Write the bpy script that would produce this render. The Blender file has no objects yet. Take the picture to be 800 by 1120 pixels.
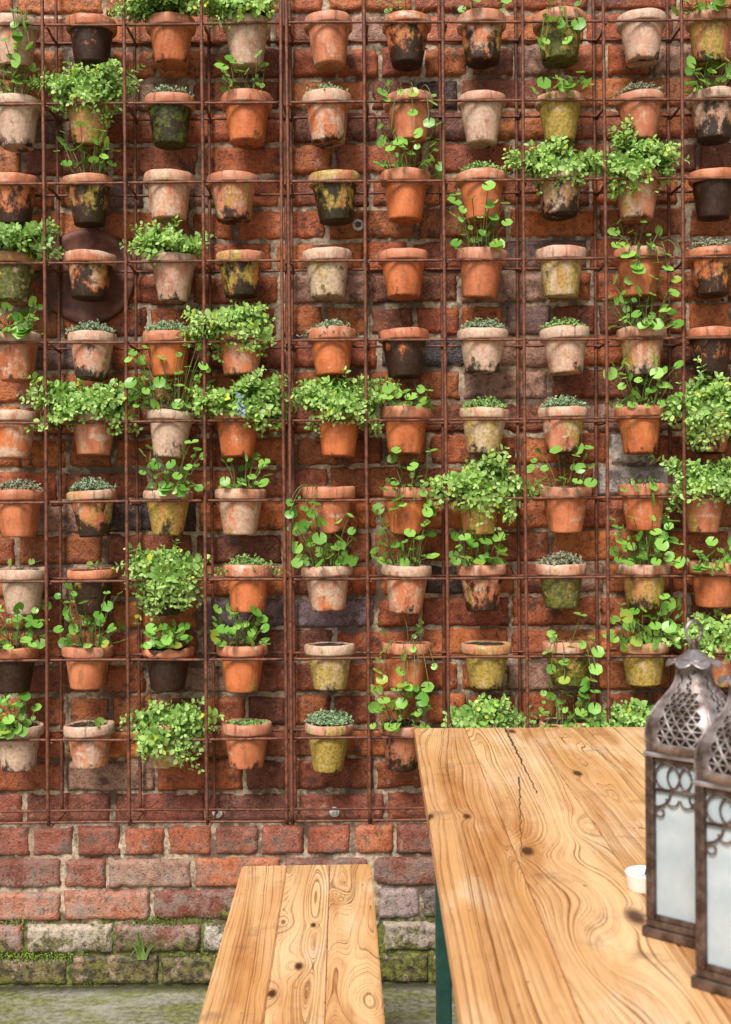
import bpy, bmesh, math, random
import numpy as np
from mathutils import Vector, Matrix

random.seed(7); RS = np.random.RandomState(11)
C = bpy.context.scene.collection
PI = math.pi
F = 1276.0                 # focal length of the photograph, in its pixels
CY, CH = -2.927, 1.25      # camera position (y, height)
ROLL = math.radians(0.43)
GAP = 0.118                # front grid at y = 0, rear grid at y = GAP
WALL = 0.150               # face of the brick wall
CELL = 0.2

def unroll(px, py):
    x, y = px - 400.0, py - 560.0
    return x*math.cos(ROLL) - y*math.sin(ROLL), x*math.sin(ROLL) + y*math.cos(ROLL)
def at(px, py, Y):                       # point in the plane y = Y
    u, v = unroll(px, py); d = Y - CY
    return Vector((u*d/F, Y, CH - v*d/F))
def on(px, py, h):                       # point in the plane z = h
    u, v = unroll(px, py); d = (CH - h)*F/v
    return Vector((u*d/F, CY + d, h))

# ------------------------------------------------------------------ noise
def _h(ix, iy, iz, s):
    n = (ix*374761393 + iy*668265263 + iz*1274126177 + s*974711) & 0x7fffffff
    n = ((n ^ (n >> 13))*1103515245 + 12345) & 0x7fffffff
    n = ((n ^ (n >> 16))*60493 + 777) & 0x7fffffff
    return (n & 0xffff)/65535.0
def vnoise(P, scale=1.0, seed=0):
    P = np.asarray(P, float)*scale
    I = np.floor(P).astype(np.int64); f = P - I; f = f*f*(3 - 2*f)
    out = 0
    for dx in (0, 1):
        for dy in (0, 1):
            for dz in (0, 1):
                w = (f[:, 0] if dx else 1-f[:, 0])*(f[:, 1] if dy else 1-f[:, 1])*(f[:, 2] if dz else 1-f[:, 2])
                out = out + w*_h(I[:, 0]+dx, I[:, 1]+dy, I[:, 2]+dz, seed)
    return out
def fbm(P, scale=1.0, seed=0, oc=3):
    a, t, s = 1.0, 0.0, 0
    for k in range(oc):
        t = t + a*vnoise(P, scale*2**k, seed+k*17); s += a; a *= .5
    return t/s

# ------------------------------------------------------------------ objects
def setp(o, label=None, cat=None, group=None, kind=None):
    if label: o['label'] = label
    if cat: o['category'] = cat
    if group: o['group'] = group
    if kind: o['kind'] = kind
    return o
def empty(name, loc=(0, 0, 0), rz=0.0):
    o = bpy.data.objects.new(name, None); C.objects.link(o)
    o.empty_display_size = .05; o.location = loc; o.rotation_euler = (0, 0, rz)
    return o
def link(name, me, mat, parent=None):
    o = bpy.data.objects.new(name, me); C.objects.link(o)
    if mat is not None and not me.materials: me.materials.append(mat)
    if parent is not None: o.parent = parent
    return o
def mesh_np(name, V, Fs, col=None, smooth=True):
    me = bpy.data.meshes.new(name)
    me.from_pydata(np.asarray(V).tolist(), [], Fs if isinstance(Fs, list) else Fs.tolist())
    if col is not None:
        a = me.color_attributes.new('col', 'FLOAT_COLOR', 'POINT')
        c = np.ones((len(V), 4)); c[:, :3] = col
        a.data.foreach_set('color', c.ravel())
    me.polygons.foreach_set('use_smooth', np.full(len(me.polygons), smooth))
    me.update(); return me
def mesh_bm(name, bm, smooth=False):
    me = bpy.data.meshes.new(name); bm.normal_update(); bm.to_mesh(me); bm.free()
    me.polygons.foreach_set('use_smooth', np.full(len(me.polygons), smooth)); return me
def add_box(bm, c, s, bevel=0.0, seg=2, rot=None):
    r = bmesh.ops.create_cube(bm, size=1.0)
    vs = r['verts']
    for v in vs:
        v.co = Vector((v.co.x*s[0], v.co.y*s[1], v.co.z*s[2]))
    if bevel:
        es = list({e for v in vs for e in v.link_edges})
        r2 = bmesh.ops.bevel(bm, geom=es, offset=bevel, segments=seg, affect='EDGES', profile=.5)
        vs = list({v for f in r2['faces'] for v in f.verts} | {v for v in vs if v.is_valid})
        fs = {f for v in vs for f in v.link_faces}; vs = list({v for f in fs for v in f.verts})
    for v in vs:
        if rot is not None: v.co = rot @ v.co
        v.co += Vector(c)
def tube(P, r, seg=8, caps=True):
    """tube along the points P, radius r (number or list): returns V, F"""
    P = [Vector(p) for p in P]; n = len(P)
    R = r if hasattr(r, '__len__') else [r]*n
    V, Fs = [], []; up = Vector((0.123, .31, .94))
    for i, p in enumerate(P):
        t = (P[min(i+1, n-1)] - P[max(i-1, 0)]).normalized()
        a = t.cross(up)
        if a.length < 1e-3: a = t.cross(Vector((1, 0, 0)))
        a.normalize(); b = t.cross(a)
        for k in range(seg):
            w = 2*PI*k/seg
            V.append(p + (a*math.cos(w) + b*math.sin(w))*R[i])
    for i in range(n-1):
        for k in range(seg):
            k2 = (k+1) % seg
            Fs.append([i*seg+k, i*seg+k2, (i+1)*seg+k2, (i+1)*seg+k])
    if caps:
        Fs.append(list(range(seg))[::-1]); Fs.append([(n-1)*seg+k for k in range(seg)])
    return [tuple(v) for v in V], Fs
class MB:
    def __init__(s): s.V = []; s.F = []; s.C = []
    def add(s, V, Fs, col=(1, 1, 1)):
        o = len(s.V); s.V += [tuple(v) for v in V]; s.F += [[i+o for i in f] for f in Fs]; s.C += [col]*len(V)
    def build(s, name, mat, parent=None, smooth=True):
        return link(name, mesh_np(name, np.array(s.V), s.F, np.array(s.C), smooth), mat, parent)
def lathe(prof, seg=40, wob=0.0, seed=0):
    V, Fs = [], []; n = len(prof)
    for r, z in prof:
        for k in range(seg):
            a = 2*PI*k/seg
            q = r*(1 + wob*(math.sin(2*a+seed) + .6*math.sin(3*a+seed*2.1+z*20)))
            V.append((q*math.cos(a), q*math.sin(a), z))
    for i in range(n-1):
        for k in range(seg):
            k2 = (k+1) % seg
            Fs.append([i*seg+k, i*seg+k2, (i+1)*seg+k2, (i+1)*seg+k])
    return V, Fs

# ------------------------------------------------------------------ materials
class NT:
    def __init__(s, name):
        s.m = bpy.data.materials.new(name); s.m.use_nodes = True
        s.t = s.m.node_tree; s.t.nodes.clear()
        s.out = s.n('ShaderNodeOutputMaterial')
    def n(s, typ, **kw):
        x = s.t.nodes.new(typ)
        for k, v in kw.items(): setattr(x, k, v)
        return x
    def put(s, sock, v):
        if v is None: return
        if isinstance(v, bpy.types.NodeSocket): s.t.links.new(v, sock)
        else:
            if hasattr(sock.default_value, '__len__') and hasattr(v, '__len__') and len(v) == 3 and len(sock.default_value) == 4: v = (*v, 1)
            sock.default_value = v
    def M(s, op, a, b=None, c=None, clamp=False):
        x = s.n('ShaderNodeMath', operation=op, use_clamp=clamp)
        for i, v in enumerate((a, b, c)): s.put(x.inputs[i], v)
        return x.outputs[0]
    def V(s, op, a, b=None):
        x = s.n('ShaderNodeVectorMath', operation=op)
        s.put(x.inputs[0], a); s.put(x.inputs[1], b)
        return x.outputs['Value'] if op in ('LENGTH', 'DOT_PRODUCT', 'DISTANCE') else x.outputs[0]
    def noise(s, vec, scale, detail=3, rough=.55, w=None, dist=0.0):
        x = s.n('ShaderNodeTexNoise', noise_dimensions='4D' if w is not None else '3D')
        s.put(x.inputs['Vector'], vec); x.inputs['Scale'].default_value = scale
        x.inputs['Detail'].default_value = detail; x.inputs['Roughness'].default_value = rough; x.inputs['Distortion'].default_value = dist
        if w is not None: s.put(x.inputs['W'], w)
        return x.outputs['Fac']
    def ramp(s, f, stops, interp='LINEAR'):
        x = s.n('ShaderNodeValToRGB'); s.put(x.inputs[0], f); e = x.color_ramp; e.interpolation = interp
        while len(e.elements) < len(stops): e.elements.new(.5)
        for el, (p, c) in zip(e.elements, stops):
            el.position = p; el.color = (*c, 1) if hasattr(c, '__len__') else (c, c, c, 1)
        return x.outputs[0]
    def rng(s, v, a, b, c=0.0, d=1.0):
        x = s.n('ShaderNodeMapRange', interpolation_type='SMOOTHSTEP')
        for i, q in enumerate((v, a, b, c, d)): s.put(x.inputs[i], q)
        return x.outputs[0]
    def mix(s, f, a, b, mode='MIX'):
        x = s.n('ShaderNodeMix', data_type='RGBA', blend_type=mode)
        s.put(x.inputs[0], f); s.put(x.inputs[6], a); s.put(x.inputs[7], b); return x.outputs[2]
    def attr(s, name, typ='GEOMETRY'):
        return s.n('ShaderNodeAttribute', attribute_name=name, attribute_type=typ)
    def bump(s, h, strength=.5, dist=.002, normal=None):
        x = s.n('ShaderNodeBump'); s.put(x.inputs['Height'], h)
        x.inputs['Strength'].default_value = strength; x.inputs['Distance'].default_value = dist
        if normal is not None: s.put(x.inputs['Normal'], normal)
        return x.outputs[0]
    def bsdf(s, col, rough=.6, normal=None, **kw):
        b = s.n('ShaderNodeBsdfPrincipled'); s.put(b.inputs['Base Color'], col); s.put(b.inputs['Roughness'], rough)
        if normal is not None: s.put(b.inputs['Normal'], normal)
        for k, v in kw.items(): s.put(b.inputs[k.replace('_', ' ')], v)
        s.t.links.new(b.outputs[0], s.out.inputs[0]); return b
    def obj(s): return s.n('ShaderNodeTexCoord').outputs['Object']
    def xyz(s, v):
        x = s.n('ShaderNodeSeparateXYZ'); s.put(x.inputs[0], v); return x.outputs
    def scale(s, v, k):
        return s.V('MULTIPLY', v, k)

def mat_brick():
    t = NT('brick'); p = t.obj(); z = t.xyz(p)[2]; x = t.xyz(p)[0]
    base = t.attr('col').outputs['Color']
    n1 = t.noise(p, 9, 4, .6); n2 = t.noise(p, 55, 4, .65); n3 = t.noise(p, 220, 3, .6); n4 = t.noise(t.V('ADD', p, (3, 7, 1)), 22, 5, .7)
    c = t.mix(t.rng(n2, .30, .62), t.mix(.9, base, (.50, .42, .38), 'MULTIPLY'), base)
    c = t.mix(t.M('MULTIPLY', t.rng(n3, .52, .72), .5), c, (.46, .20, .10))
    c = t.mix(t.M('MULTIPLY', t.rng(n4, .53, .66), .78), c, (.045, .021, .015))            # soot
    c = t.mix(t.M('MULTIPLY', t.rng(t.noise(t.V('ADD', p, (9, 1, 4)), 30, 5, .7), .57, .72), .55), c, (.52, .30, .19))   # bloom
    low = t.rng(z, .55, .12)
    c = t.mix(t.M('MULTIPLY', t.M('MULTIPLY', low, t.rng(n4, .36, .62)), .45), c, (.42, .36, .31))
    ms = t.M('ADD', t.M('MULTIPLY', t.rng(z, .30, .02), .24), t.M('MULTIPLY', t.noise(t.V('ADD', p, (2, 2, 8)), 15, 6, .75), 1.0))
    mask = t.M('MULTIPLY', t.rng(ms, .60, .72), t.rng(z, .34, .22))
    mcol = t.mix(t.rng(n2, .35, .65), (.028, .022, .010), t.mix(t.rng(t.noise(p, 5, 3), .45, .6), (.15, .12, .04), (.16, .155, .02)))
    c = t.mix(mask, c, mcol)
    h = t.M('ADD', t.M('MULTIPLY', n2, .6), t.M('ADD', t.M('MULTIPLY', n3, .35), t.M('MULTIPLY', n4, .8)))
    pit = t.rng(t.noise(t.V('ADD', p, (6, 2, 9)), 150, 2, .5), .30, .42)
    c = t.mix(t.M('MULTIPLY', t.M('SUBTRACT', 1.0, pit), .55), c, (.05, .02, .012))
    nb = t.bump(pit, .5, .003, t.bump(h, .7, .008))
    rough = t.rng(n1, .3, .7, .42, .78)
    t.bsdf(c, rough, nb, Specular_IOR_Level=.45)
    return t.m
def mat_mortar():
    t = NT('mortar'); p = t.obj(); z = t.xyz(p)[2]
    n1 = t.noise(p, 14, 5, .65); n2 = t.noise(p, 90, 4, .6); n3 = t.noise(t.V('ADD', p, (4, 4, 4)), 6, 3)
    c = t.mix(t.rng(n2, .3, .7), (.27, .19, .115), (.56, .45, .33))
    c = t.mix(t.M('MULTIPLY', t.rng(n1, .44, .57), .85), c, (.075, .045, .03))
    c = t.mix(t.M('MULTIPLY', t.rng(n3, .5, .7), .6), c, (.16, .07, .04))
    ms = t.M('ADD', t.M('MULTIPLY', t.rng(z, .34, .05), .4), t.noise(t.V('ADD', p, (2, 2, 8)), 19, 6, .7))
    c = t.mix(t.M('MULTIPLY', t.rng(ms, .66, .80), t.rng(z, .36, .24)), c, t.mix(t.rng(n2, .3, .7), (.03, .035, .01), (.15, .16, .03)))
    t.bsdf(c, .85, t.bump(t.M('ADD', n1, t.M('MULTIPLY', n2, .7)), .8, .006)); return t.m
def mat_pot():
    t = NT('terracotta'); info = t.n('ShaderNodeObjectInfo'); p0 = t.obj()
    off = t.n('ShaderNodeCombineXYZ'); r = info.outputs['Random']
    t.put(off.inputs[0], t.M('MULTIPLY', r, 71)); t.put(off.inputs[1], t.M('MULTIPLY', r, 37)); t.put(off.inputs[2], t.M('MULTIPLY', r, 53))
    p = t.V('ADD', p0, off.outputs[0]); z = t.xyz(p0)[2]
    A = lambda k: t.attr(k, 'OBJECT').outputs['Fac']
    st = t.V('MULTIPLY', p, (1, 1, .22))
    def mask(vec, sc, amt, k=4.5, det=5, bias=None, rg=.62):
        n = t.M('MULTIPLY_ADD', t.noise(vec, sc, det, rg), 3.2, -1.1)
        s_ = t.M('ADD', n, t.M('MULTIPLY_ADD', amt, 2.0, -1.5))
        if bias is not None: s_ = t.M('ADD', s_, bias)
        return t.M('MULTIPLY_ADD', s_, k, .5, clamp=True)
    n0 = t.noise(p, 16, 4, .6); nf = t.noise(p, 120, 4, .65); nm = t.noise(st, 48, 4, .6)
    org = t.mix(t.rng(n0, .3, .7), (.40, .096, .026), (.60, .170, .052))
    pnk = t.mix(t.rng(n0, .3, .7), (.42, .165, .10), (.56, .30, .21))
    c = t.mix(A('tone'), org, pnk)
    c = t.mix(t.M('MULTIPLY', t.rng(nm, .45, .72), .55), c, (.17, .052, .02))
    c = t.mix(t.M('MULTIPLY', t.rng(nf, .5, .75), .35), c, (.60, .36, .22))
    c = t.mix(t.M('MULTIPLY', mask(t.V('ADD', st, (5, 5, 5)), 30, A('algae'), 2.5), .85), c, t.mix(t.rng(nf, .3, .7), (.19, .14, .018), (.46, .36, .075)))
    c = t.mix(t.M('MULTIPLY', mask(t.V('ADD', t.V('MULTIPLY', p, (1, 1, .4)), (9, 1, 3)), 34, A('lime'), 2.2, 8, t.M('MULTIPLY', t.rng(t.noise(t.V('MULTIPLY', p, (.3, .3, 1)), 40, 2), .55, .7), .45), .74), .8), c, t.mix(t.rng(nf, .3, .7), (.42, .29, .20), (.62, .47, .36)))
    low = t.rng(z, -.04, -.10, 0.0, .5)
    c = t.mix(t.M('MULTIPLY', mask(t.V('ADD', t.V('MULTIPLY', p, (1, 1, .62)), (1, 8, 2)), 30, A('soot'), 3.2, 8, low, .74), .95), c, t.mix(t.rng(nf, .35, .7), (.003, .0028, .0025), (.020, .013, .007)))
    c = t.mix(t.M('MULTIPLY', mask(t.V('ADD', p, (7, 3, 3)), 36, A('moss'), 4.0, 5), .9), c, t.mix(t.rng(nf, .35, .7), (.03, .04, .008), (.12, .14, .02)))
    drip = t.noise(t.V('MULTIPLY', t.V('ADD', p, (2, 9, 4)), (1, 1, .10)), 85, 3, .6)
    c = t.mix(t.M('MULTIPLY', t.rng(drip, .56, .70), t.rng(z, .0, -.06, .55, .15)), c, (.075, .030, .014))
    c = t.mix(t.rng(nf, .66, .74, 0, .6), c, (.03, .018, .01))
    nb = t.bump(t.M('ADD', t.M('MULTIPLY', nf, .6), nm), .6, .0025)
    t.bsdf(c, t.rng(n0, .3, .7, .36, .66), nb, Specular_IOR_Level=.36); return t.m
def mat_rust():
    t = NT('rusty_steel'); p = t.obj()
    n = t.noise(p, 70, 4, .65); n2 = t.noise(p, 9, 3)
    c = t.mix(t.rng(n, .3, .7), (.05, .016, .008), (.24, .074, .031))
    c = t.mix(t.M('MULTIPLY', t.rng(n2, .45, .65), .6), c, (.15, .052, .030))
    c = t.mix(t.M('MULTIPLY', t.rng(t.noise(t.V('ADD', p, (3, 3, 3)), 26, 4, .7), .54, .64), .7), c, (.045, .018, .013))
    t.bsdf(c, .62, t.bump(n, .6, .0015), Metallic=.15); return t.m
def mat_soil():
    t = NT('soil'); p = t.obj(); n = t.noise(p, 160, 4, .7)
    t.bsdf(t.mix(t.rng(n, .35, .7), (.008, .005, .003), (.075, .045, .025)), .9, t.bump(n, 1.0, .006)); return t.m
def mat_leaf(name, gloss=.42, trans=.3):
    t = NT(name); p = t.obj(); c0 = t.attr('col').outputs['Color']
    n = t.noise(p, 130, 3)
    c = t.mix(t.M('MULTIPLY', t.rng(n, .35, .7), .30), c0, (.30, .40, .16))
    b = t.n('ShaderNodeBsdfPrincipled'); t.put(b.inputs['Base Color'], c); b.inputs['Roughness'].default_value = gloss
    b.inputs['Specular IOR Level'].default_value = .4
    t.put(b.inputs['Normal'], t.bump(n, .4, .002))
    tr = t.n('ShaderNodeBsdfTranslucent'); t.put(tr.inputs[0], t.mix(.4, c, (.30, .42, .03)))
    ms = t.n('ShaderNodeMixShader'); ms.inputs[0].default_value = trans
    t.t.links.new(b.outputs[0], ms.inputs[1]); t.t.links.new(tr.outputs[0], ms.inputs[2]); t.t.links.new(ms.outputs[0], t.out.inputs[0])
    return t.m
def mat_vcol(name, rough=.7):
    t = NT(name); p = t.obj(); c0 = t.attr('col').outputs['Color']
    t.bsdf(t.mix(t.M('MULTIPLY', t.noise(p, 200, 2), .5), c0, (.02, .015, .01)), rough); return t.m
def mat_simple(name, a, b, sc, rough, metal=0.0, bump=.3, bd=.001, **kw):
    t = NT(name); p = t.obj(); n = t.noise(p, sc, 4, .6)
    t.bsdf(t.mix(t.rng(n, .33, .68), a, b), rough, t.bump(n, bump, bd), Metallic=metal, **kw); return t.m
def mat_ground():
    t = NT('concrete'); p = t.obj(); y = t.xyz(p)[1]
    n1 = t.noise(p, 3.5, 5, .6); n2 = t.noise(p, 60, 5, .7); n3 = t.noise(t.V('MULTIPLY', p, (1, 2.5, 1)), 5, 5, .65)
    c = t.mix(t.rng(n2, .3, .7), (.10, .09, .06), (.34, .32, .25))
    c = t.mix(t.M('MULTIPLY', t.rng(n1, .4, .65), .5), c, (.40, .38, .32))
    c = t.mix(t.M('MULTIPLY', t.rng(n3, .42, .60), .75), c, t.mix(t.rng(n2, .3, .7), (.07, .08, .015), (.23, .24, .05)))
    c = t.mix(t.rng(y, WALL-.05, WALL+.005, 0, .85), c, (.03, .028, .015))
    t.bsdf(c, t.rng(n1, .3, .7, .22, .6), t.bump(t.M('ADD', n2, n1), .7, .004)); return t.m
def mat_wood(name, boards, xcs, knots, F_=190, cracks=()):
    t = NT(name); p = t.obj(); X, Y, Z = t.xyz(p)[:3]
    idx = 0.0; xc = xcs[0]
    for b, a0, a1 in zip(boards, xcs[:-1], xcs[1:]):
        g = t.M('GREATER_THAN', X, b)
        idx = t.M('ADD', idx, g); xc = t.M('ADD', xc, t.M('MULTIPLY', g, a1-a0))
    W = t.M('MULTIPLY', idx, 5.37)
    lowp = t.V('MULTIPLY', p, (4.0, .60, 1.0)); midp = t.V('MULTIPLY', p, (1, .13, 1))
    nl = t.noise(lowp, 1.7, 2, .45, W); nm = t.noise(midp, 16, 3, .5, W)
    h = t.M('MULTIPLY_ADD', t.M('SUBTRACT', nl, .5), .38, .05)
    dx = t.M('SUBTRACT', X, xc)
    r = t.M('SQRT', t.M('ADD', t.M('MULTIPLY', dx, dx), t.M('MULTIPLY', h, h)))
    r = t.M('ADD', r, t.M('MULTIPLY', nm, .010))
    dark = 0.0
    for (kx, ky, s, a, core) in knots:
        q = t.V('MULTIPLY', t.V('SUBTRACT', p, (kx, ky, 0)), (1.0, .42, 0.0))
        L = t.V('LENGTH', q)
        g = t.M('EXPONENT', t.M('MULTIPLY', t.M('POWER', t.M('DIVIDE', L, s), 2.0), -1.0))
        r = t.M('ADD', r, t.M('MULTIPLY', g, a))
        if core: dark = t.M('MAXIMUM', dark, t.rng(t.M('ADD', L, t.M('MULTIPLY', nm, core*1.2)), core*2.2, core*1.0))
    rv_ = t.n('ShaderNodeTexNoise', noise_dimensions='1D'); t.put(rv_.inputs['W'], t.M('ADD', t.M('MULTIPLY', r, 24.0), W)); rv_.inputs['Detail'].default_value = 2
    ph = t.M('ADD', t.M('MULTIPLY', r, F_), t.M('MULTIPLY', rv_.outputs['Fac'], 4.5))
    fr = t.M('FRACT', ph); fr2 = t.M('FRACT', t.M('MULTIPLY', ph, 3.0))
    fib = t.noise(t.V('MULTIPLY', p, (1, .022, 1)), 520, 3, .6, W)
    ring = t.ramp(fr, [(0, .12), (.06, 0.0), (.35, .04), (.68, .22), (.88, .85), (.93, 1.0), (.965, .8), (1, .12)])
    ring2 = t.ramp(fr2, [(0, 0.0), (.6, .15), (.9, 1.0), (1, 0.0)])
    con = t.rng(t.noise(t.V('MULTIPLY', p, (3, 1, 1)), 5.0, 3, .6, W), .33, .60, .60, 1.0)
    ringc = t.M('MULTIPLY', ring, con)
    ringc = t.M('ADD', ringc, t.M('MULTIPLY', ring2, t.rng(t.noise(t.V('ADD', t.V('MULTIPLY', p, (3, 1, 1)), (4, 4, 0)), 4.0, 3, .6, W), .45, .65, 0.0, .28)), clamp=True)
    ringc = t.M('MULTIPLY', ringc, t.rng(fib, .25, .60, .65, 1.05), clamp=True)
    lc = t.mix(t.rng(t.M('ADD', t.noise(midp, 8, 4, .6, W), t.M('MULTIPLY', t.M('SUBTRACT', t.M('FRACT', t.M('MULTIPLY', idx, .618)), .5), .11)), .3, .7), (.66, .335, .125), (.88, .59, .315))
    lc = t.mix(t.M('MULTIPLY', t.rng(t.noise(t.V('ADD', t.V('MULTIPLY', p, (1.2, .45, 1)), (1, 6, 0)), 6, 5, .65), .48, .70), .45), lc, (.95, .79, .57))
    lc = t.mix(t.M('MULTIPLY', t.rng(t.noise(t.V('ADD', t.V('MULTIPLY', p, (1.3, .22, 1)), (5, 2, 0)), 7, 5, .65, W), .50, .66), .75), lc, (.47, .185, .048))
    c = t.mix(ringc, lc, (.19, .050, .011))
    c = t.mix(t.M('MULTIPLY', t.rng(fib, .55, .75), .35), c, (.20, .085, .03))
    c = t.mix(t.M('MULTIPLY', t.rng(fib, .46, .25), .25), c, (.78, .58, .36))
    sp = t.noise(t.V('MULTIPLY', p, (1, .7, 1)), 75, 2, .5)
    c = t.mix(t.M('MULTIPLY', t.rng(sp, .70, .77), .8), c, (.06, .025, .012))
    wt = t.noise(t.V('ADD', p, (7, 3, 1)), 7, 6, .7)
    c = t.mix(t.M('MULTIPLY', t.rng(wt, .56, .70), .5), c, (.16, .10, .06))
    if knots: c = t.mix(dark, c, (.07, .022, .010))
    wob = t.M('MULTIPLY_ADD', t.noise(t.V('MULTIPLY', p, (1, .5, 1)), 60, 3, .6), .012, -.006)
    for (ax, ay, bx_, by, cw) in cracks:
        dx_, dy_ = bx_-ax, by-ay; l2 = dx_*dx_+dy_*dy_
        pa = t.V('SUBTRACT', p, (ax, ay, 0)); tt = t.M('DIVIDE', t.V('DOT_PRODUCT', pa, (dx_, dy_, 0)), l2, clamp=True)
        cv = t.n('ShaderNodeCombineXYZ'); t.put(cv.inputs[0], t.M('MULTIPLY', tt, dx_)); t.put(cv.inputs[1], t.M('MULTIPLY', tt, dy_))
        q = t.V('MULTIPLY', t.V('SUBTRACT', pa, cv.outputs[0]), (1, .3, 0))
        qx = t.M('ADD', t.xyz(q)[0], wob); L = t.M('ADD', t.M('ABSOLUTE', qx), t.M('ABSOLUTE', t.xyz(q)[1]))
        wd = t.M('MULTIPLY', t.M('SUBTRACT', 1.0, t.M('MULTIPLY', tt, .7)), cw)
        c = t.mix(t.rng(L, wd, t.M('MULTIPLY', wd, .4), 0, .92), c, (.018, .010, .007))
    hgt = t.M('ADD', t.M('MULTIPLY', ringc, .8), t.M('MULTIPLY', fib, .8))
    t.bsdf(c, t.rng(wt, .3, .7, .30, .5), t.bump(hgt, .35, .0012), Specular_IOR_Level=.5, Coat_Weight=.25, Coat_Roughness=.25)
    return t.m

BRICK, MORTAR, POT, RUST, SOIL = mat_brick(), mat_mortar(), mat_pot(), mat_rust(), mat_soil()
LEAF_M, LEAF_R, LEAF_T = mat_leaf('herb_leaf', .55, .36), mat_leaf('round_leaf', .33, .32), mat_leaf('thyme_leaf', .6, .2)
STEM = mat_vcol('plant_stem'); PETAL = mat_leaf('blue_petal', .5, .3)
METAL = mat_simple('lantern_metal', (.055, .030, .020), (.17, .115, .09), 60, .42, .6, .5, .001)
DOME = mat_simple('pewter', (.10, .065, .05), (.44, .38, .37), 38, .46, .6, .5, .001)
TRIM = mat_simple('polished_edge', (.33, .29, .29), (.56, .52, .53), 60, .36, .8, .3, .001)
INNER_SHADE = mat_simple('inner_shade', (.012, .008, .006), (.05, .028, .018), 60, .8)  # near-black colour standing in for the shade inside the dome
GLASS = mat_simple('frosted_glass', (.44, .51, .54), (.60, .65, .67), 14, .14, 0, .05, .0005, Transmission_Weight=.25)
GREEN = mat_simple('green_enamel', (.006, .035, .026), (.012, .055, .04), 30, .35)
WAX = mat_simple('white_wax', (.78, .76, .70), (.84, .82, .78), 30, .5)
ALU = mat_simple('zinc_washer', (.50, .49, .46), (.74, .72, .68), 80, .5, .2)
PLATE = mat_simple('rusted_iron', (.085, .03, .02), (.20, .07, .042), 30, .6, .2, .6, .003)
GROUND = mat_ground()

# ------------------------------------------------------------------ setting
V = [(-30, -30, 0), (30, -30, 0), (30, 30, 0), (-30, 30, 0)]
setp(link('ground', mesh_np('ground', np.array(V, float), [[0, 1, 2, 3]]), GROUND), kind='structure')

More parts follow.
